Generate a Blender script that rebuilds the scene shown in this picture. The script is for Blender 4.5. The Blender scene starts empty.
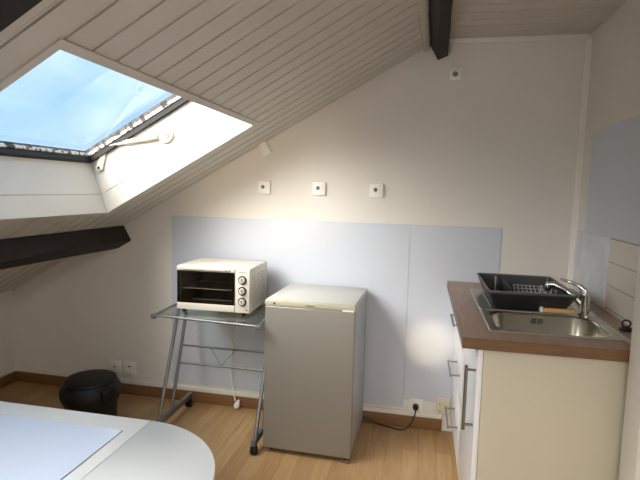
import bpy, bmesh, math, random
from mathutils import Vector, Matrix
random.seed(4)
C = bpy.context.scene.collection
PI = math.pi

# ------------------------------------------------------------------ materials
def srgb(r, g, b):
    f = lambda c: (c/255/12.92) if c/255 <= .04045 else ((c/255+.055)/1.055)**2.4
    return (f(r), f(g), f(b), 1)

def mat(name, col, rough=.5, metal=0, noise=0, nscale=6, bump=0, bscale=60, spec=.5, coat=0, stretch=None):
    m = bpy.data.materials.new(name); m.use_nodes = True
    nt = m.node_tree; p = nt.nodes['Principled BSDF']
    p.inputs['Base Color'].default_value = col
    p.inputs['Roughness'].default_value = rough
    p.inputs['Metallic'].default_value = metal
    p.inputs['Specular IOR Level'].default_value = spec
    p.inputs['Coat Weight'].default_value = coat
    tc = nt.nodes.new('ShaderNodeTexCoord')
    src = tc.outputs['Object']
    if stretch:
        mp = nt.nodes.new('ShaderNodeMapping'); mp.inputs['Scale'].default_value = stretch
        nt.links.new(src, mp.inputs[0]); src = mp.outputs[0]
    n = nt.nodes.new('ShaderNodeTexNoise'); n.inputs['Scale'].default_value = nscale; n.inputs['Detail'].default_value = 5
    nt.links.new(src, n.inputs['Vector'])
    r = nt.nodes.new('ShaderNodeValToRGB')
    k = max(noise, .015)
    r.color_ramp.elements[0].position = .3; r.color_ramp.elements[1].position = .7
    r.color_ramp.elements[0].color = tuple(c*(1-k) for c in col[:3])+(1,)
    r.color_ramp.elements[1].color = tuple(min(1, c*(1+k)) for c in col[:3])+(1,)
    nt.links.new(n.outputs['Fac'], r.inputs[0]); nt.links.new(r.outputs[0], p.inputs['Base Color'])
    if bump:
        n2 = nt.nodes.new('ShaderNodeTexNoise'); n2.inputs['Scale'].default_value = bscale; n2.inputs['Detail'].default_value = 3
        nt.links.new(src, n2.inputs['Vector'])
        b = nt.nodes.new('ShaderNodeBump'); b.inputs['Strength'].default_value = bump; b.inputs['Distance'].default_value = .004
        nt.links.new(n2.outputs['Fac'], b.inputs['Height']); nt.links.new(b.outputs[0], p.inputs['Normal'])
    return m

def glass(name, tint=(1, 1, 1, 1), rough=.0, ior=1.5, gloss=1.0):
    m = bpy.data.materials.new(name); m.use_nodes = True
    nt = m.node_tree; nt.nodes.remove(nt.nodes['Principled BSDF'])
    o = nt.nodes['Material Output']
    t = nt.nodes.new('ShaderNodeBsdfTransparent'); t.inputs[0].default_value = tint
    g = nt.nodes.new('ShaderNodeBsdfGlossy'); g.inputs['Roughness'].default_value = rough
    f = nt.nodes.new('ShaderNodeFresnel'); f.inputs[0].default_value = ior
    mx = nt.nodes.new('ShaderNodeMixShader')
    mu = nt.nodes.new('ShaderNodeMath'); mu.operation = 'MULTIPLY'; mu.inputs[1].default_value = gloss
    ge = nt.nodes.new('ShaderNodeNewGeometry'); fb = nt.nodes.new('ShaderNodeMath'); fb.operation = 'SUBTRACT'; fb.inputs[0].default_value = 1
    nt.links.new(ge.outputs['Backfacing'], fb.inputs[1])           # reflect at the outer face only, a slab of thin glass
    m2 = nt.nodes.new('ShaderNodeMath'); m2.operation = 'MULTIPLY'; nt.links.new(f.outputs[0], m2.inputs[0]); nt.links.new(fb.outputs[0], m2.inputs[1])
    nt.links.new(m2.outputs[0], mu.inputs[0])
    nt.links.new(mu.outputs[0], mx.inputs[0]); nt.links.new(t.outputs[0], mx.inputs[1]); nt.links.new(g.outputs[0], mx.inputs[2])
    nt.links.new(mx.outputs[0], o.inputs[0])
    return m

def brickmat(name, c1, c2, mortar, bw, rh, ms, perm, rough=.4, offset=.5, noise=.0, grain=None, coat=0, shift=(0, 0, 0)):
    """brick texture; perm = three source axes (x, y, z indices) feeding the texture's u, v, w"""
    m = bpy.data.materials.new(name); m.use_nodes = True
    nt = m.node_tree; p = nt.nodes['Principled BSDF']; L = nt.links.new
    tc = nt.nodes.new('ShaderNodeTexCoord'); s = nt.nodes.new('ShaderNodeSeparateXYZ'); cb = nt.nodes.new('ShaderNodeCombineXYZ')
    ad = nt.nodes.new('ShaderNodeVectorMath'); ad.operation = 'ADD'; ad.inputs[1].default_value = shift
    L(tc.outputs['Object'], ad.inputs[0]); L(ad.outputs[0], s.inputs[0])
    for i in range(3): L(s.outputs[perm[i]], cb.inputs[i])
    b = nt.nodes.new('ShaderNodeTexBrick')
    b.inputs['Scale'].default_value = 1; b.inputs['Color1'].default_value = c1; b.inputs['Color2'].default_value = c2
    b.inputs['Mortar'].default_value = mortar; b.inputs['Mortar Size'].default_value = ms
    b.inputs['Brick Width'].default_value = bw; b.inputs['Row Height'].default_value = rh
    b.inputs['Mortar Smooth'].default_value = .1; b.offset = offset
    L(cb.outputs[0], b.inputs['Vector'])
    out = b.outputs['Color']
    if grain:
        mp = nt.nodes.new('ShaderNodeMapping'); mp.inputs['Scale'].default_value = grain
        L(cb.outputs[0], mp.inputs[0])
        n = nt.nodes.new('ShaderNodeTexNoise'); n.inputs['Scale'].default_value = 1; n.inputs['Detail'].default_value = 6
        n.inputs['Roughness'].default_value = .65; n.inputs['Distortion'].default_value = .6
        L(mp.outputs[0], n.inputs['Vector'])
        r = nt.nodes.new('ShaderNodeValToRGB'); r.color_ramp.elements[0].position = .3; r.color_ramp.elements[1].position = .72
        r.color_ramp.elements[0].color = (1-noise, 1-noise*1.15, 1-noise*1.3, 1); r.color_ramp.elements[1].color = (1, 1, 1, 1)
        L(n.outputs['Fac'], r.inputs[0])
        mx = nt.nodes.new('ShaderNodeMixRGB'); mx.blend_type = 'MULTIPLY'; mx.inputs[0].default_value = 1
        L(out, mx.inputs[1]); L(r.outputs[0], mx.inputs[2]); out = mx.outputs[0]
    L(out, p.inputs['Base Color'])
    bp = nt.nodes.new('ShaderNodeBump'); bp.inputs['Strength'].default_value = .35; bp.inputs['Distance'].default_value = .002; bp.invert = True
    L(b.outputs['Fac'], bp.inputs['Height']); L(bp.outputs[0], p.inputs['Normal'])
    p.inputs['Roughness'].default_value = rough; p.inputs['Coat Weight'].default_value = coat
    return m

M = {}
M['wall'] = mat('wall_paint', srgb(233, 228, 219), .75, noise=.02, nscale=3, bump=.25, bscale=90)
M['lining'] = mat('ceiling_board_paint', srgb(208, 202, 192), .5, noise=.03, nscale=5, bump=.1, bscale=40)
M['reveal'] = mat('reveal_paint', srgb(216, 210, 199), .45, noise=.02, nscale=7, bump=.12, bscale=50)
M['trimw'] = mat('cream_trim', srgb(238, 233, 224), .5)
M['roof_slab'] = mat('roof_slab_paint', srgb(150, 140, 130), .8)  # even grey-brown of the outer roof slab
M['skirt'] = mat('skirting_wood', srgb(136, 98, 62), .45, noise=.12, nscale=10, stretch=(2, 12, 30))
M['floor'] = brickmat('laminate_floor', srgb(202, 166, 118), srgb(184, 146, 100), srgb(150, 114, 74), .75, .088, .0008, (1, 0, 2),
                      rough=.38, offset=.37, noise=.26, grain=(3.2, 42, 1))
M['beam'] = mat('dark_stained_beam', srgb(34, 25, 21), .7, noise=.35, nscale=8, bump=.5, bscale=30, stretch=(6, 1, 6))
M['panel'] = mat('pale_blue_panel', srgb(208, 213, 222), .3, noise=.012, nscale=2)
M['marble'] = mat('marbled_blue_panel', srgb(218, 221, 226), .3, noise=.14, nscale=7)
M['tile'] = brickmat('cream_wall_tile', srgb(228, 220, 206), srgb(222, 213, 198), srgb(182, 173, 158), .32, .1025, .003, (1, 2, 0),
                     rough=.22, offset=0, noise=.05, grain=(70, 3, 1), shift=(0, .205, .0975))
M['plastic_w'] = mat('white_plastic', srgb(246, 243, 236), .35)
M['plastic_c'] = mat('cream_plastic', srgb(222, 213, 192), .4)
M['hole'] = mat('socket_recess', srgb(120, 112, 100), .5)
M['black'] = mat('black_plastic', srgb(24, 23, 23), .42)
M['rubber'] = mat('black_rubber', srgb(20, 20, 20), .7)
M['bin'] = mat('black_bin_plastic', srgb(9, 8, 9), .5, bump=.08, bscale=20)
M['chrome'] = mat('chrome', srgb(225, 225, 225), .12, metal=1)
M['steel'] = mat('brushed_steel', srgb(200, 196, 188), .3, metal=1, noise=.05, nscale=5, bump=.08, bscale=160, stretch=(1, 8, 1))
M['basin'] = mat('basin_steel', srgb(178, 172, 158), .26, metal=1, noise=.06, nscale=3, bump=.05, bscale=100, stretch=(1, 8, 1))
M['handle'] = mat('satin_nickel', srgb(150, 147, 142), .35, metal=1)
M['tubegrey'] = mat('silver_tube', srgb(134, 134, 134), .38, metal=.7)
M['fridge'] = mat('silver_fridge_door', srgb(150, 146, 138), .42, metal=.45, noise=.02, nscale=2)
M['fridgeside'] = mat('silver_fridge_side', srgb(178, 181, 183), .42, metal=.35, noise=.02)
M['fridgetop'] = mat('pale_grey_fridge_top', srgb(192, 192, 186), .35)
M['fridgetrim'] = mat('cream_fridge_trim', srgb(190, 184, 160), .42)
M['oven'] = mat('cream_oven_enamel', srgb(220, 211, 196), .3, metal=0, noise=.01)
M['ovendark'] = mat('oven_cavity', srgb(120, 116, 108), .5, metal=.1)
M['ovenglass'] = glass('smoked_oven_glass', (.66, .65, .62, 1), .02, 1.5)
M['cavwire'] = mat('oven_wire', srgb(225, 223, 214), .35, metal=.2)
M['worktop'] = mat('walnut_worktop', srgb(158, 130, 110), .36, noise=.16, nscale=4, stretch=(14, 1.6, 14), bump=.05)  # sky reflection on the top is put into this greyer brown
M['worktopedge'] = mat('walnut_worktop_edge', srgb(112, 82, 54), .4, noise=.16, nscale=5, stretch=(1.5, 1, 16))
M['door'] = mat('white_cabinet_front', srgb(236, 236, 238), .28)
M['sidepanel'] = mat('cream_cabinet_side', srgb(198, 190, 168), .5, noise=.015, nscale=3)
M['table'] = mat('white_table_laminate', srgb(232, 235, 236), .3, noise=.01, nscale=3)
M['sheet'] = mat('pale_blue_sheet', srgb(204, 216, 238), .22, noise=.03, nscale=2.5)
M['sheetedge'] = mat('grey_sheet_edge', srgb(170, 176, 188), .5)
M['rack'] = mat('dark_grey_rack_plastic', srgb(46, 47, 49), .4)
M['rackrim'] = mat('grey_rack_rim', srgb(98, 98, 100), .4)
M['rackin'] = mat('dark_rack_floor', srgb(40, 40, 42), .45)
M['prong'] = mat('grey_rack_prong', srgb(165, 165, 165), .35)
M['sponge'] = mat('tan_sponge', srgb(222, 178, 112), .85, bump=.5, bscale=200)
M['spongew'] = mat('white_sponge_pad', srgb(235, 230, 218), .8, bump=.4, bscale=200)
M['glasspane'] = glass('roof_window_glass', (.95, .98, 1, 1), 0, 1.52)
M['tableglass'] = glass('grey_glass_shelf', (.80, .86, .84, 1), .05, 1.6, 1.3)
M['glassedge'] = mat('shelf_glass_edge', srgb(176, 190, 182), .25)
M['seal'] = mat('black_window_seal', srgb(26, 20, 18), .6, noise=.3, nscale=30)
def weathered():
    m = mat('weathered_sash_paint', srgb(226, 220, 206), .6)
    nt = m.node_tree; r = [n for n in nt.nodes if n.type == 'VALTORGB'][0]; n = [n for n in nt.nodes if n.type == 'TEX_NOISE'][0]
    n.inputs['Scale'].default_value = 38; n.inputs['Detail'].default_value = 8
    r.color_ramp.elements[0].position = .42; r.color_ramp.elements[0].color = srgb(60, 42, 34)
    r.color_ramp.elements[1].position = .52; r.color_ramp.elements[1].color = srgb(222, 214, 200)
    return m
M['sash'] = weathered()
M['stay'] = mat('yellowed_stay_plastic', srgb(222, 216, 196), .4, noise=.03, nscale=40)
M['knobcap'] = mat('silver_knob_plastic', srgb(196, 194, 188), .35)
M['screw'] = mat('steel_screw', srgb(170, 165, 150), .35, metal=.8)

# ------------------------------------------------------------------ mesh helpers
def box(bm, lo, hi, bev=0, seg=2, T=None):
    c = [(a+b)/2 for a, b in zip(lo, hi)]; s = [abs(b-a) for a, b in zip(lo, hi)]
    r = bmesh.ops.create_cube(bm, size=1)
    vs = r['verts']
    for v in vs: v.co = Vector((v.co.x*s[0]+c[0], v.co.y*s[1]+c[1], v.co.z*s[2]+c[2]))
    if bev:
        es = list({e for v in vs for e in v.link_edges})
        g = bmesh.ops.bevel(bm, geom=es, offset=bev, segments=seg, affect='EDGES', profile=.5)
        vs = list({v for f in g['faces'] for v in f.verts} | {v for v in vs if v.is_valid})
    if T:
        for v in vs: v.co = T @ v.co
    return vs

def prism(bm, pts, a, b, axis=2, T=None, bev=0):
    """closed polygon pts (2-D) swept from a to b along axis"""
    def P(p, h):
        if axis == 2: return Vector((p[0], p[1], h))
        if axis == 1: return Vector((p[0], h, p[1]))
        return Vector((h, p[0], p[1]))
    A = [bm.verts.new(P(p, a)) for p in pts]; B = [bm.verts.new(P(p, b)) for p in pts]
    fs = [bm.faces.new(A[::-1]), bm.faces.new(B)]
    n = len(pts)
    for i in range(n): fs.append(bm.faces.new((A[i], A[(i+1) % n], B[(i+1) % n], B[i])))
    bmesh.ops.recalc_face_normals(bm, faces=fs)
    vs = A+B
    if bev:
        es = [e for e in {e for f in fs[:2] for e in f.edges}]
        g = bmesh.ops.bevel(bm, geom=es, offset=bev, segments=2, affect='EDGES', profile=.5)
        vs = list({v for f in g['faces'] for v in f.verts} | {v for v in vs if v.is_valid})
    if T:
        for v in vs: v.co = T @ v.co
    return vs

def tube(bm, pts, r, seg=10, cap=True):
    pts = [Vector(p) for p in pts]; rs = r if isinstance(r, (list, tuple)) else [r]*len(pts)
    rings = []; up = None
    for i, p in enumerate(pts):
        d = (pts[min(i+1, len(pts)-1)]-pts[max(i-1, 0)]).normalized()
        if up is None:
            up = d.orthogonal().normalized()
        up = (up-d*up.dot(d)).normalized(); s = d.cross(up)
        rings.append([bm.verts.new(p+(up*math.cos(2*PI*k/seg)+s*math.sin(2*PI*k/seg))*rs[i]) for k in range(seg)])
    for i in range(len(rings)-1):
        for k in range(seg):
            bm.faces.new((rings[i][k], rings[i][(k+1) % seg], rings[i+1][(k+1) % seg], rings[i+1][k]))
    if cap:
        bm.faces.new(rings[0][::-1]); bm.faces.new(rings[-1])

def lathe(bm, prof, seg=40, c=(0, 0, 0), T=None, sx=1, sy=1):
    rings = []
    for r, z in prof:
        rings.append([bm.verts.new(Vector((max(r, 1e-4)*math.cos(2*PI*k/seg)*sx, max(r, 1e-4)*math.sin(2*PI*k/seg)*sy, z))+Vector(c)) for k in range(seg)])
    for i in range(len(rings)-1):
        for k in range(seg):
            bm.faces.new((rings[i][k], rings[i][(k+1) % seg], rings[i+1][(k+1) % seg], rings[i+1][k]))
    bm.faces.new(rings[0][::-1]); bm.faces.new(rings[-1])
    if T:
        for rg in rings:
            for v in rg: v.co = T @ v.co

def smooth_curve(pts, n=8):
    P = [Vector(p) for p in pts]; P = [P[0]*2-P[1]]+P+[P[-1]*2-P[-2]]; out = []
    for i in range(1, len(P)-2):
        for k in range(n):
            t = k/n; a, b, c, d = P[i-1:i+3]
            out.append(.5*((2*b)+(c-a)*t+(2*a-5*b+4*c-d)*t*t+(3*b-a-3*c+d)*t**3))
    out.append(P[-2]); return out

def obj(name, bm, m, parent=None, smooth=True):
    bmesh.ops.recalc_face_normals(bm, faces=bm.faces[:])
    me = bpy.data.meshes.new(name); bm.to_mesh(me); bm.free()
    for x in (m if isinstance(m, (list, tuple)) else [m]): me.materials.append(x)
    if smooth:
        for p in me.polygons: p.use_smooth = True
    o = bpy.data.objects.new(name, me); C.objects.link(o)
    if smooth:
        me.set_sharp_from_angle(angle=math.radians(32))
    if parent: o.parent = parent
    return o

def tag(o, label, cat, group=None):
    o['label'] = label; o['category'] = cat
    if group: o['group'] = group
    return o
def thing(name, label, cat, loc=(0, 0, 0), rotz=0, group=None):
    o = bpy.data.objects.new(name, None); C.objects.link(o); o.empty_display_size = .1
    o.location = loc; o.rotation_euler = (0, 0, rotz); return tag(o, label, cat, group)
def struct(name, bm, m, parent=None, smooth=False):
    o = obj(name, bm, m, parent, smooth)
    if not parent: o['kind'] = 'structure'
    return o
def B(): return bmesh.new()

# ------------------------------------------------------------------ room measures (metres)
H = 2.272; SA, SB = 2.7094, .5648; XL = -3.634; YF = -5.3
XR = (H-SA)/SB                                    # where slope meets flat ceiling
nl = math.sqrt(1+SB*SB); NX, NZ = -SB/nl, 1/nl    # outward normal of the slope
def S(x, y, d): return Vector((x+NX*d, y, SA+SB*x+NZ*d))
def slab(bm, x0, x1, y0, y1, d0, d1, sh0=0, sh1=0):
    """block on the slope; sh = extra x per metre of d"""
    c = []
    for d in (d0, d1):
        for x, sh in ((x0, sh0), (x1, sh1)):
            for y in (y0, y1): c.append(bm.verts.new(S(x+sh*d, y, d)))
    for f in ((0, 1, 3, 2), (4, 6, 7, 5), (0, 4, 5, 1), (2, 3, 7, 6), (0, 2, 6, 4), (1, 5, 7, 3)):
        bm.faces.new([c[i] for i in f])

OX0, OX1, OY0, OY1 = -2.555, -1.708, -1.862, -.462     # roof window opening
PY0, PY1 = -3.78, -2.48                                # added unseen roof window behind the camera, for more light

# floor
b = B(); box(b, (XL-.1, YF-.1, -.1), (.1, .1, 0)); struct('floor', b, M['floor'])
# back wall, right wall, knee wall, front wall
b = B(); prism(b, [(XL-.1, -.1), (.1, -.1), (.1, H+.25), (XR-.1, H+.25), (XL-.1, SA+SB*(XL-.1)+.25)], 0, .12, axis=1); struct('wall_back', b, M['wall'])
b = B(); box(b, (XL-.12, YF-.1, -.1), (XL, 0, SA+SB*XL+.12)); struct('wall_left', b, M['wall'])
# front wall behind the camera, with an added window that brightens the room
WX0, WX1, WZ0, WZ1 = -1.45, -.12, .80, 2.1
b = B(); prism(b, [(XL-.1, -.1), (WX0, -.1), (WX0, SA+SB*WX0+.2), (XL-.1, SA+SB*(XL-.1)+.2)], YF-.12, YF, axis=1)
box(b, (WX0, YF-.12, -.1), (WX1, YF, WZ0)); box(b, (WX0, YF-.12, WZ1), (WX1, YF, H+.2)); box(b, (WX1, YF-.12, -.1), (.1, YF, H+.2))
struct('wall_front', b, M['wall'])
w3 = bpy.data.objects.new('added_window_3', None); C.objects.link(w3); w3['kind'] = 'structure'; w3.location = (WX0, YF, WZ0)  # unseen window, added for frontal daylight
W, HH = WX1-WX0, WZ1-WZ0
b = B()
box(b, (0, -.09, 0), (.05, -.03, HH), .004); box(b, (W-.05, -.09, 0), (W, -.03, HH), .004)
box(b, (.05, -.09, 0), (W-.05, -.03, .05), .004); box(b, (.05, -.09, HH-.05), (W-.05, -.03, HH), .004); box(b, (W/2-.04, -.09, .05), (W/2+.04, -.03, HH-.05), .004)
obj('window_frame', b, M['plastic_w'], w3)
b = B(); box(b, (.05, -.064, .05), (W/2-.04, -.058, HH-.05)); obj('pane', b, M['glasspane'], w3)
b = B(); box(b, (W/2+.04, -.064, .05), (W-.05, -.058, HH-.05)); obj('pane', b, M['glasspane'], w3)
b = B(); box(b, (0, YF-.1, -.1), (.12, 0, H+.25)); struct('wall_right', b, M['wall'])

# flat ceiling: boards along x
b = B()
box(b, (XR-.02, YF, H+.012), (0, 0, H+.1))
y = 0
while y > YF+.1:
    box(b, (XR-.01, y-.097, H), (0, y-.003, H+.0125), .0025, 1); y -= .1
struct('ceiling', b, M['lining'])
# sloped ceiling: boards running up the slope
b = B()
xs0, xs1 = XL-.03, XR+.005
def strip(y0, y1, d0, d1):
    e = .0205                                                  # the reveal boards fill this margin
    for a, c in ((OY0-e, OY1+e), (PY0-e, PY1+e)):
        if y0 < c and y1 > a:
            if y0 < a: strip(y0, a, d0, d1)
            if y1 > c: strip(c, y1, d0, d1)
            q0, q1 = max(a, y0), min(c, y1)
            slab(b, xs0, OX0-e, q0, q1, d0, d1); slab(b, OX1+e, xs1, q0, q1, d0, d1); return
    slab(b, xs0, xs1, y0, y1, d0, d1)
y = 0.0835
while y > YF-.05:
    y0 = max(y-.103, YF)
    if y0 > -.004: y -= .103; continue
    strip(y0+.0035, min(y-.0135, 0), 0, .012)
    if y-.013 < 0: strip(y-.0100, min(y-.0032, 0), .0015, .012)
    y -= .103
strip(YF, 0, .011, .03)
struct('ceiling', b, M['lining'])
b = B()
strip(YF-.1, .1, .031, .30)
struct('ceiling', b, M['roof_slab'])

# skirting
b = B(); box(b, (XL, -.014, 0), (-.66, 0, .075), .003); struct('baseboard_back', b, M['skirt'], smooth=True)
b = B(); box(b, (XL, YF, 0), (XL+.014, -.014, .075), .003); struct('baseboard_left', b, M['skirt'], smooth=True)
b = B(); box(b, (XL, -.018, .0752), (-.66, 0, .103), .004); struct('trim_1', b, M['trimw'], smooth=True)
b = B(); box(b, (XL, YF, .0752), (XL+.018, -.018, .103), .004); struct('trim_2', b, M['trimw'], smooth=True)
# cornice, corner trims
b = B(); box(b, (-.727, -.014, H-.03), (0, 0, H), .005); struct('trim_3', b, M['trimw'], smooth=True)
b = B(); prism(b, [(0, 0), (-.024, 0), (-.022, -.008), (-.012, -.012), (-.008, -.022), (0, -.026)], .912, H-.03); struct('trim_4', b, M['trimw'], smooth=True)
b = B(); box(b, (-.718, -.01, 2.13), (-.70, 0, H-.03), .004); struct('trim_5', b, M['trimw'], smooth=True)
# strip beside the ridge beam
b = B()
sk = .028
for (a0, a1) in ((0, YF),):
    c = []
    for yy in (a0, a1):
        for x, d in ((-.868, -.001), (-.842, -.001), (-.842, -.02), (-.868, -.02)):
            c.append(b.verts.new(S(x+sk*yy, yy, d)))
    b.faces.new(c[:4]); b.faces.new(c[4:][::-1])
    for i in range(4): b.faces.new((c[i], c[(i+1) % 4], c[4+(i+1) % 4], c[4+i]))
struct('trim_6', b, M['lining'])
# white wall return at the right, where the counter ends
b = B(); box(b, (-.142, -1.30, 0), (0, -1.18, H), .004); struct('wall_partition', b, M['reveal'], smooth=True)

# ------------------------------------------------------------------ beams
def beam(name, sec, y0, y1, skew, label):
    b = B(); n = len(sec); rows = []
    N = 24
    for k in range(N+1):
        yy = y0+(y1-y0)*k/N
        w = [random.uniform(-.0012, .0012) for _ in sec]
        rows.append([b.verts.new((p[0]+skew*yy+w[i], yy, p[1]+w[-i-1]*.7)) for i, p in enumerate(sec)])
    for k in range(N):
        for i in range(n): b.faces.new((rows[k][i], rows[k][(i+1) % n], rows[k+1][(i+1) % n], rows[k+1][i]))
    b.faces.new(rows[0]); b.faces.new(rows[-1][::-1])
    return tag(obj(name, b, M['beam'], smooth=False), label, 'beam')
beam('ceiling_beam', [(-.828, 2.2385), (-.784, 2.162), (-.779, 2.159), (-.729, 2.181), (-.727, 2.186), (-.727, H-.001), (XR-.003, H-.001)], -.002, YF+.002, .028,
     'black-brown ceiling beam along the ridge, ending high on the back wall')
def sl(x, d): v = S(x, 0, d); return (v.x, v.z)
x0 = -2.757
beam('ceiling_beam', [sl(x0, -.002), sl(x0-.0, -.108), sl(x0-.004, -.113), sl(x0-.10, -.113), sl(x0-.104, -.002)], -.002, YF+.002, 0,
     'dark brown beam low under the roof window, above the black bin')
# rafter at the top left, lying on the slope
b = B()
vs = []
RY = -2.12
slab(b, XL+.1, -.93, RY-.14, RY, -.085, -.002)
bmesh.ops.bevel(b, geom=b.edges[:], offset=.005, segments=1, affect='EDGES')
tag(obj('rafter', b, M['beam'], smooth=False), 'dark wooden rafter running up the slope above the roof window', 'beam')

# ------------------------------------------------------------------ roof window
D1 = .285; bx = OX0+.14*D1
def roof_window(name, ya, yb):
    w = bpy.data.objects.new(name, None); C.objects.link(w); w['kind'] = 'structure'
    for nm, g in (('far', 0), ('low', 1), ('near', 2), ('top', 3)):
        b = B()
        for d0, d1, rec in ((0, .098, 0), (.098, .1015, .004), (.1015, D1, 0)):
            if g == 0: slab(b, OX0-.02, OX1+.02, yb+rec, yb+.02, d0, d1, .14, 0)
            if g == 1: slab(b, OX0-.02, OX0-rec, ya-.02, yb+.02, d0, d1, .0, .14)
            if g == 2: slab(b, OX0-.02, OX1+.02, ya-.02, ya-rec, d0, d1, .14, 0)
            if g == 3: slab(b, OX1+rec, OX1+.02, ya-.02, yb+.02, d0, d1)
        obj('reveal_board', b, M['reveal'], w, smooth=False)
    b = B(); cw = .027                                              # flat casing around the opening
    slab(b, OX0-cw, OX1+cw, yb, yb+cw, -.006, -.0005); slab(b, OX0-cw, OX1+cw, ya-cw, ya, -.006, -.0005)
    slab(b, OX0-cw, OX0, ya, yb, -.006, -.0005); slab(b, OX1, OX1+cw, ya, yb, -.006, -.0005)
    obj('casing', b, M['lining'], w, smooth=False)
    def ring(bm, t, d0, d1, out=.05):
        slab(bm, bx-out, OX1+out, yb-t, yb+out, d0, d1); slab(bm, bx-out, OX1+out, ya-out, ya+t, d0, d1)
        slab(bm, bx-out, bx+t, ya+t, yb-t, d0, d1); slab(bm, OX1-t, OX1+out, ya+t, yb-t, d0, d1)
    b = B(); ring(b, .022, D1-.006, D1+.022); obj('seal', b, M['seal'], w, smooth=False)
    b = B(); ring(b, .0275, D1+.0225, D1+.040); obj('sash_frame', b, M['sash'], w, smooth=False)
    b = B(); slab(b, bx+.0, OX1, ya, yb, D1+.041, D1+.046); obj('pane', b, M['glasspane'], w, smooth=False)
    b = B()
    slab(b, bx-.05, OX1+.05, yb-.004, yb+.05, D1+.0465, D1+.07); slab(b, bx-.05, OX1+.05, ya-.05, ya+.004, D1+.0465, D1+.07)
    slab(b, bx-.05, bx+.004, ya+.004, yb-.004, D1+.0465, D1+.07); slab(b, OX1-.004, OX1+.05, ya+.004, yb-.004, D1+.0465, D1+.07)
    obj('glazing_bead', b, M['seal'], w, smooth=False)
    return w
w1 = roof_window('window_1', OY0, OY1)
roof_window('added_window_2', PY0, PY1)  # added out of view to light the table and floor
# stay arm: a round boss and a tapering lever on the far reveal
Yj = OY1
def J(x, z, off): return Vector((x, Yj-off, z))
b = B()
TM = Matrix.Translation((-2.195, Yj-.001, 1.69)) @ Matrix.Rotation(PI/2, 4, 'X')
lathe(b, [(.0, .0), (.046, .0), (.047, .006), (.043, .012), (.036, .014), (.030, .010), (.026, .010), (.022, .018), (.012, .021), (.0, .021)], 36, T=TM)
boss = obj('stay_boss', b, M['stay'], w1)
b = B(); lathe(b, [(0, .0212), (.010, .0212), (.010, .025), (0, .026)], 20, T=TM); obj('screw', b, M['screw'], boss)
b = B(); tube(b, smooth_curve([J(-2.235, 1.681, .012), J(-2.30, 1.668, .014), J(-2.38, 1.655, .014), J(-2.47, 1.640, .013), J(-2.535, 1.628, .012), J(-2.56, 1.632, .010)], 6), [.017]*8+[.014]*8+[.010]*15, 12)
obj('stay_arm', b, M['stay'], w1)
b = B()
prism(b, [(-2.575, 1.60), (-2.548, 1.615), (-2.572, 1.50), (-2.60, 1.487), (-2.618, 1.505)], Yj-.012, Yj-.002, axis=1, bev=.002)
tube(b, [J(-2.60, 1.60, .014), J(-2.56, 1.628, .014)], .012, 10)
cb = obj('corner_catch', b, M['stay'], w1)
b = B(); lathe(b, [(0, 0), (.007, 0), (.006, .003), (0, .004)], 16, T=Matrix.Translation((-2.597, Yj-.013, 1.508)) @ Matrix.Rotation(PI/2, 4, 'X')); obj('screw', b, M['black'], cb)

# ------------------------------------------------------------------ wall panels
def plate(name, lo, hi, m, label, cat='panel', group=None, bev=.001):
    b = B(); box(b, lo, hi, bev, 1)
    o = obj(name, b, m); return tag(o, label, cat, group)
PZ = 1.230
plate('splashback_panel', (-2.411, -.004, .118), (-.8925, 0, PZ), M['panel'], 'wide pale blue wall panel behind the oven and the fridge')
plate('splashback_panel', (-.8905, -.004, .17), (-.385, 0, PZ), M['panel'], 'narrow pale blue wall panel between fridge and counter')
plate('splashback_panel', (-.004, -3.0, 1.238), (0, -.165, 1.746), M['panel'], 'grey-blue wall panel on the right wall above the tiles')
plate('splashback_panel', (-.004, -.533, .9112), (0, -.03, 1.236), M['marble'], 'marbled pale blue panel in the corner behind the dish rack')
plate('tile_splashback', (-.007, -1.178, .9112), (0, -.535, 1.2365), M['tile'], 'cream tiled strip on the right wall above the sink', 'tiles')

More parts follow.
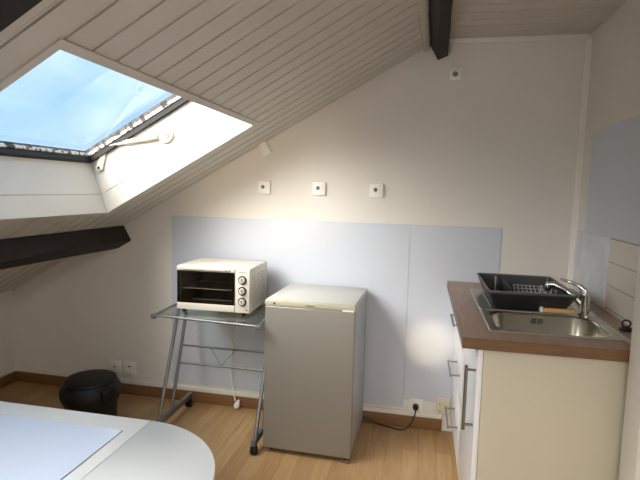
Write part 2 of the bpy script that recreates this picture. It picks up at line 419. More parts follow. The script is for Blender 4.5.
# ------------------------------------------------------------------ sockets and switches
def outlet(x, z, label, size=.08, kind='hole', m=M['plastic_w'], dep=.010, h=None, group=None, name='wall_socket', cat='wall socket'):
    t = thing(name, label, cat, (x, -.0042 if -2.411 < x < -.385 and z < PZ and z > .17 else 0, z), 0, group)
    h = h or size
    b = B(); box(b, (-size/2, -dep, -h/2), (size/2, 0, h/2), .003, 2); obj('cover_plate', b, m, t)
    R = Matrix.Rotation(PI/2, 4, 'X')
    if kind == 'hole':      # round recessed French socket
        b = B(); lathe(b, [(.0135, 0), (.0185, 0), (.0205, .003), (.0185, .006), (.0165, .004), (.0135, .001)], 32, T=Matrix.Translation((0, -dep-.0003, 0)) @ R)
        obj('socket_ring', b, m, t)
        b = B(); lathe(b, [(0, 0), (.0165, 0), (.0165, .0015), (0, .0015)], 28, T=Matrix.Translation((0, -dep-.0002, 0)) @ R); obj('recess', b, M['hole'], t)
        b = B(); tube(b, [(0, -dep-.001, .007), (0, -dep-.010, .007)], .0024, 8); obj('earth_pin', b, M['screw'], t)
    elif kind == 'small':
        b = B(); lathe(b, [(0, 0), (.011, 0), (.0115, .002), (.008, .004), (0, .003)], 28, T=Matrix.Translation((-.006, -dep-.0002, .004)) @ R); obj('cable_outlet', b, M['hole'], t)
    elif kind == 'tv':
        b = B(); box(b, (-.012, -dep-.002, .004), (.010, -dep, .014), .001); obj('jack', b, M['hole'], t)
        b = B(); box(b, (-.030, -dep-.003, -.032), (.030, -dep, -.024), .001); obj('lip', b, m, t)
    elif kind == 'dots':
        b = B(); lathe(b, [(0, 0), (.006, 0), (.005, .002), (0, .002)], 16, T=Matrix.Translation((-.004, -dep-.0002, .002)) @ R); obj('aerial_jack', b, M['black'], t)
    elif kind == 'two':
        for zz in (.02, -.025):
            b = B(); lathe(b, [(0, 0), (.004, 0), (.004, .001), (0, .001)], 12, T=Matrix.Translation((-.02, -dep-.0002, zz)) @ R); obj('screw', b, M['hole'], t)
    return t
outlet(-1.788, 1.423, 'left of the three square wall plates high above the oven', .078, 'small', dep=.016, group='square plates above the blue panel')
outlet(-1.443, 1.424, 'middle of the three square wall plates above the blue panel', .078, 'small', dep=.016, group='square plates above the blue panel')
outlet(-1.098, 1.422, 'right of the three square wall plates, nearest the counter', .080, 'small', dep=.016, group='square plates above the blue panel')
outlet(-.685, 2.077, 'white wall socket high on the back wall under the ridge beam', .068, 'hole', dep=.02)
outlet(-2.831, .182, 'white aerial socket just above the bin, left of a pair', .082, 'dots', h=.085, group='low sockets by the bin')
outlet(-2.722, .186, 'white phone socket right of the aerial socket, above the skirting', .088, 'tv', h=.092, group='low sockets by the bin')
outlet(-.816, .140, 'low white wall socket holding a black plug, beside the fridge', .082, 'hole', h=.082)
outlet(-.656, .148, 'cream blank socket cover low on the wall beside the counter', .080, 'two', M['plastic_c'], h=.110)
# junction cover where wall meets slope
b = B(); T = Matrix.Translation((-1.787, 0, 1.6635)) @ Matrix.Rotation(-math.atan(SB), 4, 'Y')
box(b, (-.026, -.032, -.05), (.026, 0, .034), .004, 2, T=T)
tag(obj('junction_box', b, M['plastic_w']), 'small white junction box high on the back wall against the sloping ceiling', 'junction box')
# white oval plate on flat ceiling
b = B(); lathe(b, [(0, -.012), (.024, -.012), (.036, -.008), (.040, 0), (0, 0)], 32, c=(-.677, -.298, H-.0005), sx=1.0, sy=.8)
tag(obj('ceiling_cap', b, M['reveal']), 'small white oval cap on the flat ceiling beside the beam', 'ceiling cap')

# ------------------------------------------------------------------ fridge
fr = thing('fridge', 'small silver under-counter fridge with a pale top', 'fridge', (-1.616, -.500, 0), -.0238)
w, d, h = .478, .480, .842
b = B(); box(b, (.004, .045, .03), (w-.004, d, h-.03), .004); obj('body', b, M['fridgeside'], fr)
b = B(); box(b, (0, 0, .030), (w, .040, h-.033), .006, 3); dr = obj('door', b, M['fridge'], fr)
b = B(); box(b, (.012, .0405, .04), (w-.012, .0445, h-.05)); obj('door_seal', b, M['hole'], dr)
b = B(); box(b, (-.001, .001, h-.032), (w+.001, d, h-.003), .004, 2); tp = obj('top', b, M['fridgetrim'], fr)
b = B(); box(b, (.004, .014, h-.004), (w-.004, d-.004, h), .0015, 2); obj('top_plate', b, M['fridgetop'], tp)
b = B(); lathe(b, [(0, 0), (.006, 0), (.005, .003), (0, .003)], 20, T=Matrix.Translation((.052, .001, h-.018)) @ Matrix.Rotation(PI/2, 4, 'X')); obj('lock', b, M['black'], tp)
b = B(); box(b, (.225, -.0005, h-.021), (.268, .0012, h-.015), .0003, 1); obj('badge', b, M['handle'], tp)
b = B(); box(b, (w-.065, -.002, h-.034), (w-.006, .012, h-.026), .002); obj('hinge_cover', b, M['plastic_w'], tp)
for x in (.03, w-.03):
    for yy in (.06, d-.03):
        b = B(); lathe(b, [(0, 0), (.014, 0), (.014, .022), (.008, .031), (0, .031)], 16, c=(x, yy, 0)); obj('foot', b, M['black'], fr)
b = B(); box(b, (w-.03, .004, .004), (w-.006, .03, .021), .002); obj('hinge', b, M['handle'], fr)
b = B(); box(b, (.02, .050, .006), (w-.035, .056, .03), .001); obj('kick_plate', b, M['black'], fr)
# fridge cable and plug
pc = thing('power_cable', 'black power cable of the fridge, plugged in low on the wall', 'cable', (0, 0, 0))
b = B(); tube(b, smooth_curve([(-.816, -.052, .128), (-.822, -.054, .09), (-.85, -.06, .03), (-.90, -.065, .006), (-.97, -.045, .005), (-1.05, -.03, .012), (-1.12, -.025, .035), (-1.165, -.025, .05)], 8), .0042, 8)
obj('lead', b, M['black'], pc)
b = B(); lathe(b, [(0, 0), (.017, 0), (.0185, .008), (.017, .024), (.012, .03), (0, .031)], 24, T=Matrix.Translation((-.816, -.018, .140)) @ Matrix.Rotation(PI/2, 4, 'X'))
tube(b, [(-.816, -.042, .14), (-.816, -.052, .125)], [.010, .006], 10)
obj('plug', b, M['black'], pc)

# ------------------------------------------------------------------ glass trolley
tr = thing('trolley', 'silver tube trolley with a glass top carrying the oven', 'trolley', (0, 0, 0))
GZ = .715
Fl, Fr, Kl, Kr = (-2.238, -.512), (-1.634, -.560), (-2.255, -.140), (-1.668, -.170)
b = B(); prism(b, [Fl, Fr, Kr, Kl], GZ-.008, GZ, bev=.0015); gt = obj('glass_shelf', b, M['tableglass'], tr)
b = B(); tube(b, [(Fl[0], Fl[1]-.006, GZ-.004), (Fr[0], Fr[1]-.006, GZ-.004)], .0065, 10); obj('edge_rail', b, M['tubegrey'], tr)
b = B(); tube(b, [(Kl[0], Kl[1]+.006, GZ-.004), (Kr[0], Kr[1]+.006, GZ-.004)], .0065, 10)
obj('edge_rail', b, M['tubegrey'], tr)
for A, K, sx in ((Fl, Kl, -1), (Fr, Kr, 1)):
    b = B(); tube(b, [(A[0]+sx*.006, A[1]-.006, GZ-.005), (K[0]+sx*.006, K[1]+.006, GZ-.005)], .008, 10); obj('side_rail', b, M['tubegrey'], tr)
for (x, y) in ((Fl[0]-.006, Fl[1]-.006), (Fr[0]+.006, Fr[1]-.006), (Kl[0]-.006, Kl[1]+.006)):
    b = B(); box(b, (x-.013, y-.011, GZ-.022), (x+.013, y+.011, GZ+.004), .004); obj('corner_clip', b, M['tubegrey'], tr)
def legpt(x0, x1, ya, yb, z, za=.075, zb=.70):
    t = (z-za)/(zb-za); return (x0+(x1-x0)*t, ya+(yb-ya)*t, z)
LX = ((-2.252, -2.245), (-1.655, -1.655))
LEG = ((-.462, -.225), (-.312, -.112))
for i, (xa, xb) in enumerate(LX):
    off = -.055 if i else 0
    for ya, yb in LEG:
        b = B(); T0 = legpt(xa, xb, ya+off, yb, .075); T1 = legpt(xa, xb, ya+off, yb, GZ-.012)
        tube(b, [T0, T1], .0105, 12); obj('leg', b, M['tubegrey'], tr)
    b = B(); box(b, (xa-.0125, -.498+off, .052), (xa+.0125, -.050, .088), .004); fb = obj('foot_bar', b, M['tubegrey'], tr)
    for yy in (-.48+off, -.085):
        b = B()
        wx = xa
        for s in (-1, 1):
            lathe(b, [(0, -.007), (.020, -.007), (.0235, -.003), (.0235, .003), (.020, .007), (0, .007)], 24,
                  T=Matrix.Translation((wx+s*.010, yy, .0238)) @ Matrix.Rotation(PI/2, 4, 'Y'))
        box(b, (wx-.017, yy-.012, .028), (wx+.017, yy+.016, .052), .005)
        obj('caster', b, M['rubber'], tr)
def rung(z, leg=1):
    a = legpt(*LX[0], *LEG[leg], z); c = legpt(*LX[1], *LEG[leg], z); return a, c
for z in (.445, .345):
    a, c = rung(z); b = B(); tube(b, [a, c], .006, 10); obj('crossbar', b, M['tubegrey'], tr)
b = B(); p1 = rung(.445)[0]; p2 = rung(.345)[0]
tube(b, [(-2.055, p1[1], .443), (-1.973, p2[1], .348), (-1.895, p1[1], .443)], .0028, 8); obj('wire_brace', b, M['tubegrey'], tr)

# ------------------------------------------------------------------ mini oven
OW, OD, OH = .424, .338, .250
ov = thing('mini_oven', 'cream tabletop oven with dark glass door and three knobs', 'oven', (-2.153, -.432, GZ+.0155), .022)
PX = .343                                                           # left edge of the control panel
b = B()
th = .010
box(b, (0, .010, .004), (th, OD, OH-.0), .003); box(b, (OW-th, .010, .004), (OW, OD, OH), .003)
box(b, (th, .010, OH-th), (OW-th, OD, OH), .001); box(b, (th, .010, .004), (OW-th, OD, .004+th), .001); box(b, (th, OD-th, .004+th), (OW-th, OD, OH-th))
obj('body', b, M['oven'], ov)
b = B(); box(b, (PX, 0, .006), (OW, .012, OH-.002), .003); box(b, (PX, .012, .014), (PX+.006, OD-.01, OH-.01)); cp = obj('control_panel', b, M['oven'], ov)
b = B(); box(b, (.012, .030, .0142), (PX-.001, .034, .02)); box(b, (.0105, .03, .0145), (.014, OD-.011, OH-.011)); box(b, (PX-.003, .03, .0145), (PX-.0005, OD-.011, OH-.011))
box(b, (.014, OD-.014, .0145), (PX-.003, OD-.0105, OH-.011)); box(b, (.014, .03, .0145), (PX-.003, OD-.014, .017)); box(b, (.014, .03, OH-.0135), (PX-.003, OD-.014, OH-.0105))
obj('cavity', b, M['ovendark'], ov)
b = B(); box(b, (.001, -.002, OH-.026), (PX-.003, .010, OH-.002), .004, 3); box(b, (.001, 0, .006), (PX-.003, .010, .044), .003, 2)
box(b, (.0005, .004, .04), (.0022, .0095, OH-.022)); box(b, (PX-.0042, .004, .04), (PX-.0026, .0095, OH-.022))
dd = obj('door', b, M['oven'], ov)
b = B(); box(b, (.03, -.013, OH-.017), (PX-.03, -.002, OH-.006), .003, 2); obj('handle', b, M['oven'], dd)
b = B(); box(b, (.002, .002, .044), (.014, .009, OH-.026)); box(b, (PX-.022, .002, .044), (PX-.004, .009, OH-.026)); box(b, (.014, .002, OH-.034), (PX-.022, .009, OH-.026)); box(b, (.014, .002, .044), (PX-.022, .009, .05)); obj('door_frame', b, M['black'], dd)
b = B(); box(b, (.003, .0005, .0445), (PX-.005, .002, OH-.0265)); obj('door_glass', b, M['ovenglass'], dd)
b = B()
for yy in (.045, .26): tube(b, [(.016, yy, .118), (PX-.006, yy, .118)], .0030, 8)
for k in range(16):
    x = .03+k*.0175; tube(b, [(x, .045, .12), (x, .26, .12)], .0013, 6)
obj('wire_rack', b, M['cavwire'], ov)
for zz in (.04, .212):
    b = B(); tube(b, [(.016, .17, zz-.012), (PX-.006, .17, zz-.012)], .004, 8); obj('heating_element', b, M['cavwire'], ov)
RX = Matrix.Rotation(PI/2, 4, 'X')
for zz in (.188, .128, .068):
    b = B(); T = Matrix.Translation((PX+.041, 0, zz)) @ RX
    lathe(b, [(0, 0), (.0245, 0), (.0245, .002), (0, .002)], 36, T=T); kd = obj('knob', b, M['black'], cp)
    b = B(); lathe(b, [(0, .0021), (.017, .0021), (.0165, .014), (.014, .016), (0, .016)], 32, T=T)
    box(b, (PX+.038, -.021, zz-.015), (PX+.044, -.015, zz+.015), .0015)
    obj('knob_cap', b, M['knobcap'], kd)
    b = B(); box(b, (PX+.040, -.0222, zz+.002), (PX+.042, -.0212, zz+.014)); obj('pointer', b, M['black'], kd)
b = B(); box(b, (PX+.062, -.001, .020), (PX+.071, 0.001, .026), .0005, 1); obj('indicator_light', b, M['black'], cp)
b = B()                                                            # tiny worn lettering strip above the knobs
for k in range(7): box(b, (PX+.021+k*.0062, -.0006, OH-.0225), (PX+.0255+k*.0062, .0004, OH-.0175))
obj('brand_marking', b, M['hole'], cp)
b = B(); box(b, (PX-.052, -.0140, OH-.015), (PX-.044, -.0128, OH-.009)); obj('door_mark', b, M['hole'], dd)
b = B()
for r in range(11):
    for k in range(9):
        yy = .045+k*.027; zz = .035+r*.0165
        box(b, (OW-.0002, yy, zz), (OW+.0008, yy+.016, zz+.0045))
o = obj('vent_slots', b, M['hole'], ov)
for x in (.03, OW-.04):
    for yy in (.03, OD-.03):
        b = B(); lathe(b, [(0, -.0155), (.009, -.0155), (.011, .004), (0, .004)], 16, c=(x, yy, 0)); obj('foot', b, M['black'], ov)
oc = thing('power_cable', 'white power cable of the oven, hanging behind the trolley to the skirting', 'cable', (0, 0, 0))
b = B(); tube(b, smooth_curve([(-1.93, -.112, .80), (-1.93, -.06, .74), (-1.945, -.035, .62), (-1.955, -.03, .50), (-1.985, -.03, .36), (-1.99, -.032, .25), (-1.972, -.036, .13), (-1.952, -.04, .055)], 8), .0042, 8)
obj('lead', b, M['plastic_w'], oc)
b = B(); T = Matrix.Translation((-1.95, -.044, .0)) @ Matrix.Rotation(.35, 4, 'Y')
lathe(b, [(0, .012), (.014, .012), (.019, .020), (.0185, .042), (.010, .055), (.006, .068), (0, .068)], 22, T=T)
tube(b, [T @ Vector((-.009, 0, .013)), T @ Vector((-.009, 0, .001))], .0024, 8); tube(b, [T @ Vector((.009, 0, .013)), T @ Vector((.009, 0, .006))], .0024, 8)
obj('plug', b, M['plastic_w'], oc)

# ------------------------------------------------------------------ bin
bn = thing('pedal_bin', 'round black plastic bin with a domed lid by the back wall', 'bin', (-2.652, -.505, 0))
b = B(); lathe(b, [(0, 0), (.125, 0), (.132, .01), (.143, .17), (.152, .19), (.163, .215), (.164, .25), (.152, .278), (.138, .292), (0, .292)], 48); obj('bucket', b, M['bin'], bn)
b = B(); lathe(b, [(0, .293), (.138, .293), (.141, .300), (.136, .311), (.11, .319), (.06, .324), (0, .325)], 48); obj('lid', b, M['bin'], bn)
b = B(); box(b, (.135, -.045, .215), (.178, .045, .285), .012, 3, T=Matrix.Rotation(-.35, 4, 'Z')); obj('hinge_block', b, M['bin'], bn)
b = B(); box(b, (-.05, -.165, .012), (.05, -.12, .026), .005); obj('pedal', b, M['black'], bn)

# ------------------------------------------------------------------ table
tb = thing('table', 'white table with a rounded corner in the foreground', 'table', (0, 0, 0))
TY, TX, TR, TF = -1.706, -1.268, .294, -2.62
seam = -1.564
b = B(); box(b, (-2.72, TF, .725), (seam-.0008, TY, .75), .0015); tt = obj('table_top', b, M['table'], tb)
b = B(); pts = [(seam+.0008, TF)]
for k in range(19): a = -PI/2+PI/2*k/18; pts.append((TX-TR+TR*math.cos(a), TF+TR+TR*math.sin(a)))
for k in range(19): a = PI/2*k/18; pts.append((TX-TR+TR*math.cos(a), TY-TR+TR*math.sin(a)))
pts.append((seam+.0008, TY)); prism(b, pts, .725, .75, bev=.0015); obj('extension_leaf', b, M['table'], tb)
b = B(); box(b, (-2.62, TF+.09, .655), (-1.66, TY-.09, .7245), .003); obj('apron', b, M['table'], tb)
for x in (-2.6, -1.68):
    for yy in (TF+.11, TY-.11):
        b = B(); tube(b, [(x, yy, 0), (x, yy, .654)], [.015, .022], 16); obj('leg', b, M['tubegrey'], tb)
sh = thing('table_sheet', 'pale blue sheet lying flat on the white table', 'sheet', (0, 0, .7502))
b = B(); box(b, (-2.66, -2.50, 0), (-1.607, -1.782, .0022)); s1 = obj('sheet_face', b, M['sheet'], sh)
b = B(); box(b, (-1.6069, -2.50, 0), (-1.6052, -1.782, .0024)); obj('sheet_edge', b, M['sheetedge'], sh)

# ------------------------------------------------------------------ kitchen counter
CT = .911; XF = -.612
cab = thing('base_cabinet', 'white cabinet nearest the camera with one door and a cream side', 'cabinet', (0, 0, 0))
b = B(); box(b, (-.592, -1.132, .0), (-.004, -1.114, CT-.042), .001); obj('side_panel', b, M['sidepanel'], cab)
b = B(); box(b, (-.592, -1.1135, .1), (-.012, -.60, .118)); box(b, (-.03, -1.1135, .118), (-.012, -.60, CT-.18)); box(b, (-.592, -.618, .118), (-.03, -.60, CT-.042)); obj('carcass', b, M['door'], cab)
b = B(); box(b, (-.55, -1.1135, 0), (-.535, -.60, .0998)); obj('plinth', b, M['door'], cab)
b = B(); box(b, (XF, -1.131, .105), (-.593, -.603, CT-.046), .002); dz = obj('door', b, M['door'], cab)
def handle(p0, p1, posts, parent, r=.006):
    b = B(); tube(b, [p0, p1], r, 12)
    for q in posts: tube(b, [q, (XF+.001, q[1], q[2])], r*.75, 10)
    return obj('handle', b, M['handle'], parent)
hx = XF-.034
handle((hx, -1.10, .79), (hx, -1.10, .545), [(hx, -1.10, .775), (hx, -1.10, .565)], dz, .0065)
dw = thing('base_cabinet', 'white cabinet against the back wall with three drawers', 'cabinet', (0, 0, 0))
b = B(); box(b, (-.592, -.598, .1), (-.012, -.580, CT-.042)); box(b, (-.592, -.022, .1), (-.012, -.004, CT-.042)); box(b, (-.592, -.58, .1), (-.012, -.022, .118)); obj('carcass', b, M['door'], dw)
b = B(); box(b, (-.55, -.598, 0), (-.535, -.004, .0998)); obj('plinth', b, M['door'], dw)
for z0, z1, hz, ya, yb in ((.105, .385, .268, -.52, -.28), (.388, .655, .525, -.50, -.27), (.658, CT-.046, .786, -.535, -.31)):
    b = B(); box(b, (XF, -.599, z0), (-.593, -.004, z1), .002); f = obj('drawer', b, M['door'], dw)
    handle((hx-.012, ya, hz), (hx-.012, yb, hz), [(hx-.012, ya+.012, hz), (hx-.012, yb-.012, hz)], f, .0052)
# worktop with sink cut-out
SX0, SX1, SY0, SY1 = -.566, -.080, -1.050, -.225
wt = thing('worktop', 'brown wood-look worktop with the sink set in it', 'worktop', (0, 0, 0))
b = B()
ZW0, ZW1 = CT-.040, CT
for lo, hi in (((-.668, -1.156), (SX0+.012, -.0045)), ((SX1-.012, -1.156), (-.0005, -.0045)), ((SX0+.012, -1.156), (SX1-.012, SY0+.012)), ((SX0+.012, SY1-.012), (SX1-.012, -.0045))):
    box(b, (lo[0], lo[1], ZW0), (hi[0], hi[1], ZW1))
obj('slab', b, M['worktop'], wt)
b = B(); box(b, (-.668, -1.1575, ZW0), (-.0005, -1.1562, ZW1), .0004, 1); box(b, (-.6695, -1.1575, ZW0), (-.6682, -.0045, ZW1), .0004, 1); obj('edge_band', b, M['worktopedge'], wt)

# ------------------------------------------------------------------ sink
sk_ = thing('sink', 'stainless steel inset sink with bowl and drainer', 'sink', (0, 0, CT))
BX0, BX1, BY0, BY1 = -.530, -.123, -1.018, -.705
def rrect(x0, x1, y0, y1, r, n=7):
    p = []
    for cx, cy, a0 in ((x1-r, y1-r, 0), (x0+r, y1-r, PI/2), (x0+r, y0+r, PI), (x1-r, y0+r, 1.5*PI)):
        for k in range(n): a = a0+PI/2*k/(n-1); p.append((cx+r*math.cos(a), cy+r*math.sin(a)))
    return p
def loft(b, loops, cap_last=True):
    R = [[b.verts.new((p[0], p[1], z)) for p in pts] for pts, z in loops]; n = len(R[0])
    for i in range(len(R)-1):
        for k in range(n): b.faces.new((R[i][k], R[i][(k+1) % n], R[i+1][(k+1) % n], R[i+1][k]))
    if cap_last: b.faces.new(R[-1])
    return R
# rim plate: outer edge -> top -> bowl hole (bowl side), done as a loft of matching loops
b = B()
mid = -.692
o_ = rrect(SX0, SX1, SY0, mid, .016); i_ = rrect(BX0, BX1, BY0, BY1, .07)
loft(b, [(o_, .0005), (rrect(SX0+.002, SX1-.002, SY0+.002, mid, .016), .004), (rrect(SX0+.012, SX1-.012, SY0+.012, mid-.001, .012), .0045), (rrect(SX0+.016, SX1-.016, SY0+.016, mid-.002, .012), .0015), (rrect(BX0-.004, BX1+.004, BY0-.004, BY1+.004, .074), .0015), (i_, -.001)], False)
o2 = rrect(SX0, SX1, mid, SY1, .016)
loft(b, [(o2, .0005), (rrect(SX0+.002, SX1-.002, mid, SY1-.002, .016), .004), (rrect(SX0+.012, SX1-.012, mid+.001, SY1-.012, .012), .0045), (rrect(SX0+.018, SX1-.018, mid+.003, SY1-.018, .012), .0015)], True)
obj('rim', b, M['steel'], sk_)
b = B()
loft(b, [(i_, -.001), (rrect(BX0+.004, BX1-.004, BY0+.004, BY1-.004, .068), -.006), (rrect(BX0+.012, BX1-.012, BY0+.012, BY1-.012, .064), -.11), (rrect(BX0+.03, BX1-.03, BY0+.03, BY1-.03, .05), -.148), (rrect(BX0+.06, BX1-.06, BY0+.06, BY1-.06, .03), -.155)])
obj('bowl', b, M['basin'], sk_)
b = B()
for k in range(14):
    x = SX0+.06+k*.028; tube(b, [(x, mid+.06, .0022), (x, SY1-.05, .0022)], .0022, 6)
obj('drainer_ribs', b, M['steel'], sk_)
b = B()
for k, x in enumerate((-.348, -.337, -.319, -.308)): box(b, (x-.0028, BY1-.0105, -.042), (x+.0028, BY1-.0065, -.018), .001)
obj('overflow_slots', b, M['black'], sk_)
b = B(); lathe(b, [(0, -.002), (.010, -.002), (.008, .002), (0, .002)], 18, T=Matrix.Translation((-.328, BY1-.009, -.030)) @ RX); obj('overflow_screw', b, M['chrome'], sk_)
b = B(); lathe(b, [(0, -.154), (.04, -.154), (.04, -.150), (.032, -.152), (0, -.1535)], 28, c=(-.328, -.84, 0)); obj('drain', b, M['chrome'], sk_)

# ------------------------------------------------------------------ tap
tp = thing('tap', 'chrome mixer tap beside the dish rack on the sink', 'tap', (-.145, -.708, CT+.003))
b = B(); lathe(b, [(0, 0), (.026, 0), (.026, .006), (.021, .012), (.0205, .085), (.0225, .092), (.020, .108), (0, .112)], 32); obj('body', b, M['chrome'], tp)
b = B(); tube(b, smooth_curve([(-.010, .002, .052), (-.035, .016, .078), (-.07, .034, .104), (-.105, .052, .120), (-.128, .063, .117), (-.132, .065, .104)], 6), [.0155]*10+[.0135]*21, 16); obj('spout', b, M['chrome'], tp)
b = B(); lathe(b, [(0, 0), (.0125, 0), (.0125, .016), (.009, .018), (0, .018)], 20, c=(-.132, .065, .089)); obj('aerator', b, M['chrome'], tp)
b = B(); tube(b, smooth_curve([(.004, -.002, .108), (-.022, .016, .128), (-.055, .042, .140), (-.085, .062, .144)], 6), [.011]*6+[.008]*6+[.0065]*7, 12); obj('lever', b, M['chrome'], tp)

# ------------------------------------------------------------------ dish rack
dk = thing('dish_rack', 'dark grey plastic dish rack standing on the sink drainer', 'dish rack', (0, 0, CT+.0055))
RZ = .086
T0 = (-.533, -.176, -.732, -.250); B0 = (-.500, -.205, -.662, -.285)     # x0 x1 y0 y1 top and bottom
b = B()
def shell(bm, ob, ot, t=.004, z0=0, z1=RZ):
    bo = rrect(ob[0], ob[1], ob[2], ob[3], .02, 5); to = rrect(ot[0], ot[1], ot[2], ot[3], .02, 5)
    bi = rrect(ob[0]+t, ob[1]-t, ob[2]+t, ob[3]-t, .018, 5); ti = rrect(ot[0]+t, ot[1]-t, ot[2]+t, ot[3]-t, .018, 5)
    R = loft(bm, [(bi, z0+.004), (ti, z1-.002), (ti, z1), (to, z1), (to, z1-.01), (bo, z0)], False)
    bm.faces.new(R[0][::-1]); bm.faces.new(R[-1])
shell(b, B0, T0); obj('tray', b, M['rack'], dk)
b = B()
tt_ = rrect(*T0, .02, 5)
tube(b, [(p[0], p[1], RZ) for p in tt_]+[(tt_[0][0], tt_[0][1], RZ)], .0048, 8); obj('rim', b, M['rackrim'], dk)
b = B(); box(b, (-.422, -.658, .006), (-.416, -.290, RZ-.008), .001); obj('divider', b, M['rack'], dk)
b = B()
for k in range(13):
    yy = -.655+k*.028; box(b, (-.412, yy, .006), (-.215, yy+.003, .020))
for k in range(7):
    x = -.408+k*.027; box(b, (x, -.655, .006), (x+.003, -.30, .014))
obj('grid_floor', b, M['rackin'], dk)
b = B()
for k in range(10):
    yy = -.650+k*.036; box(b, (-.49, yy, .0045), (-.425, yy+.003, .012))
box(b, (-.462, -.65, .0042), (-.456, -.30, .011))
obj('cutlery_floor', b, M['rackin'], dk)
for (x, y) in ((-.262, -.56), (-.242, -.56), (-.222, -.56), (-.262, -.46), (-.242, -.46), (-.222, -.46)):
    b = B(); tube(b, [(x, y, .004), (x, y, .078)], .0045, 8); obj('prong', b, M['prong'], dk)
b = B(); tube(b, [(-.452, -.34, .01), (-.452, -.34, RZ+.004)], .0045, 8); obj('corner_post', b, M['prong'], dk)
# ribbed plate-holder inside the rack
b = B()
for k in range(8):
    x = -.395+k*.019
    tube(b, [(x, -.60, .022), (x+.03, -.34, .052)], .003, 6)
for k in range(6):
    t = k/5; yy = -.60+.26*t; z = .022+.03*t
    tube(b, [(-.40+.03*t, yy, z), (-.255+.03*t, yy, z)], .003, 6)
obj('plate_grid', b, M['prong'], dk)

# ------------------------------------------------------------------ small things by the sink
sp = thing('sponge', 'tan sponge with a white end on the sink edge before the rack', 'sponge', (-.305, -.680, CT+.0065), .03)
b = B(); box(b, (.006, -.014, 0), (.130, .012, .018), .004, 2); obj('sponge_body', b, M['sponge'], sp)
b = B(); box(b, (-.008, -.015, 0), (.0055, .013, .022), .003, 2); obj('scouring_pad', b, M['spongew'], sp)
pl = thing('sink_plug', 'black rubber sink plug with an upright ring, on the worktop by the tiles', 'plug', (-.046, -.885, CT+.0004))
b = B(); lathe(b, [(0, 0), (.022, 0), (.024, .005), (.019, .011), (.008, .014), (0, .014)], 28); obj('stopper', b, M['black'], pl)
b = B(); tube(b, [(math.cos(2*PI*k/24)*.0145, 0, .027+math.sin(2*PI*k/24)*.0135) for k in range(25)], .0032, 8); obj('ring', b, M['black'], pl)
ds = thing('strainer', 'small round steel strainer at the corner of the sink', 'strainer', (-.082, -1.082, CT+.0052))
b = B(); lathe(b, [(0, 0), (.024, 0), (.036, .0035), (.038, .005), (.034, .005), (.02, .003), (0, .0025)], 32); obj('dish', b, M['steel'], ds)
b = B(); lathe(b, [(0, .003), (.004, .003), (.004, .009), (.006, .012), (0, .013)], 14); obj('knob', b, M['chrome'], ds)

# ------------------------------------------------------------------ light
wd = bpy.data.worlds.new('sky'); bpy.context.scene.world = wd; wd.use_nodes = True
nt = wd.node_tree; L = nt.links.new; bg = nt.nodes['Background']
tc = nt.nodes.new('ShaderNodeTexCoord')
n = nt.nodes.new('ShaderNodeTexNoise'); n.inputs['Scale'].default_value = 2.3; n.inputs['Detail'].default_value = 7; n.inputs['Distortion'].default_value = .5
L(tc.outputs['Generated'], n.inputs['Vector'])
r = nt.nodes.new('ShaderNodeValToRGB'); r.color_ramp.elements[0].position = .38; r.color_ramp.elements[1].position = .68
r.color_ramp.elements[0].color = srgb(122, 166, 214); r.color_ramp.elements[1].color = srgb(206, 218, 226)
L(n.outputs['Fac'], r.inputs[0])
# brighter, warmer part of the sky around the low sun behind the camera
dp = nt.nodes.new('ShaderNodeVectorMath'); dp.operation = 'DOT_PRODUCT'
nm = nt.nodes.new('ShaderNodeVectorMath'); nm.operation = 'NORMALIZE'
L(tc.outputs['Generated'], nm.inputs[0]); L(nm.outputs[0], dp.inputs[0]); dp.inputs[1].default_value = Vector((-.53, -.66, .53)).normalized()
mr = nt.nodes.new('ShaderNodeMapRange'); mr.inputs[1].default_value = .76; mr.inputs[2].default_value = .97; mr.inputs[3].default_value = 0; mr.inputs[4].default_value = 1
L(dp.outputs['Value'], mr.inputs[0])
mx = nt.nodes.new('ShaderNodeMixRGB'); L(mr.outputs[0], mx.inputs[0]); L(r.outputs[0], mx.inputs[1]); mx.inputs[2].default_value = (11.4, 10.6, 9.7, 1)
L(mx.outputs[0], bg.inputs['Color']); bg.inputs['Strength'].default_value = 1.1

def light(name, kind, loc, energy, col, rot=None, **k):
    l = bpy.data.lights.new(name, kind); l.energy = energy; l.color = col
    for a, v in k.items(): setattr(l, a, v)
    o = bpy.data.objects.new(name, l); C.objects.link(o); o.location = loc
    if rot is not None: o.rotation_euler = Vector(rot).to_track_quat('-Z', 'Y').to_euler()
    return o
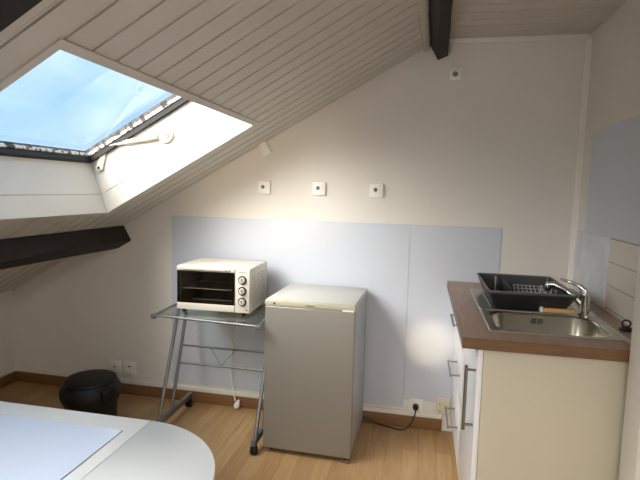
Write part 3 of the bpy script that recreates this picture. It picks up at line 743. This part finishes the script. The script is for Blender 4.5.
# portals guide daylight through the roof window and the two added windows
o = light('roof_window_portal', 'AREA', S((OX0+OX1)/2, (OY0+OY1)/2, D1+.09), 1, (1, 1, 1), (-NX, 0, -NZ), shape='RECTANGLE', size=1.5, size_y=1.5); o.data.cycles.is_portal = True
o = light('roof_window_portal', 'AREA', S((OX0+OX1)/2, (PY0+PY1)/2, D1+.09), 1, (1, 1, 1), (-NX, 0, -NZ), shape='RECTANGLE', size=1.5, size_y=1.5); o.data.cycles.is_portal = True
o = light('added_window_portal', 'AREA', ((WX0+WX1)/2, YF-.125, (WZ0+WZ1)/2), 1, (1, 1, 1), (0, 1, 0), shape='RECTANGLE', size=1.4, size_y=1.35); o.data.cycles.is_portal = True
def spot(name, loc, tgt, e, col, ang, blend=1, r=.05):
    return light(name, 'SPOT', loc, e, col, Vector(tgt)-Vector(loc), spot_size=math.radians(ang), spot_blend=blend, shadow_soft_size=r)
spot('glint_spot', (-2.3, -3.2, 1.15), (-1.74, 0, 1.45), 34, (1, .76, .48), 24)  # added spotlight imitating a warm sun patch on the back wall
spot('glint_spot', (-1.3, -3.6, 1.1), (-.745, 0, .53), 170, (1, .80, .5), 5.6, 1, .02)  # added narrow spotlight in place of a reflected sun patch by the counter
light('fill_light', 'POINT', (-.95, -4.5, 1.95), 22, (1, .96, .91), shadow_soft_size=.16)  # added unseen fill that lifts the ambient level, no fixture

# ------------------------------------------------------------------ camera
f, yaw, pitch, roll = 496.6449, -.2005353, -.1014356, .0255466
fw = Vector((math.sin(yaw)*math.cos(pitch), math.cos(yaw)*math.cos(pitch), math.sin(pitch)))
rt = Vector((math.cos(yaw), -math.sin(yaw), 0)); up = rt.cross(fw)
c, s = math.cos(roll), math.sin(roll)
r2 = rt*c+up*s; u2 = -rt*s+up*c
cam = bpy.data.cameras.new('camera'); co = bpy.data.objects.new('camera', cam); C.objects.link(co)
m3 = Matrix((r2, u2, -fw)).transposed().to_4x4(); m3.translation = (-.832674, -2.946274, 1.419971); co.matrix_world = m3
cam.sensor_width = 36; cam.lens = f*36/640; cam.clip_start = .02
sc = bpy.context.scene; sc.camera = co
sc.view_settings.view_transform = 'Standard'; sc.view_settings.look = 'None'; sc.view_settings.gamma = 1; sc.view_settings.exposure = .78
sc.view_settings.use_curve_mapping = False
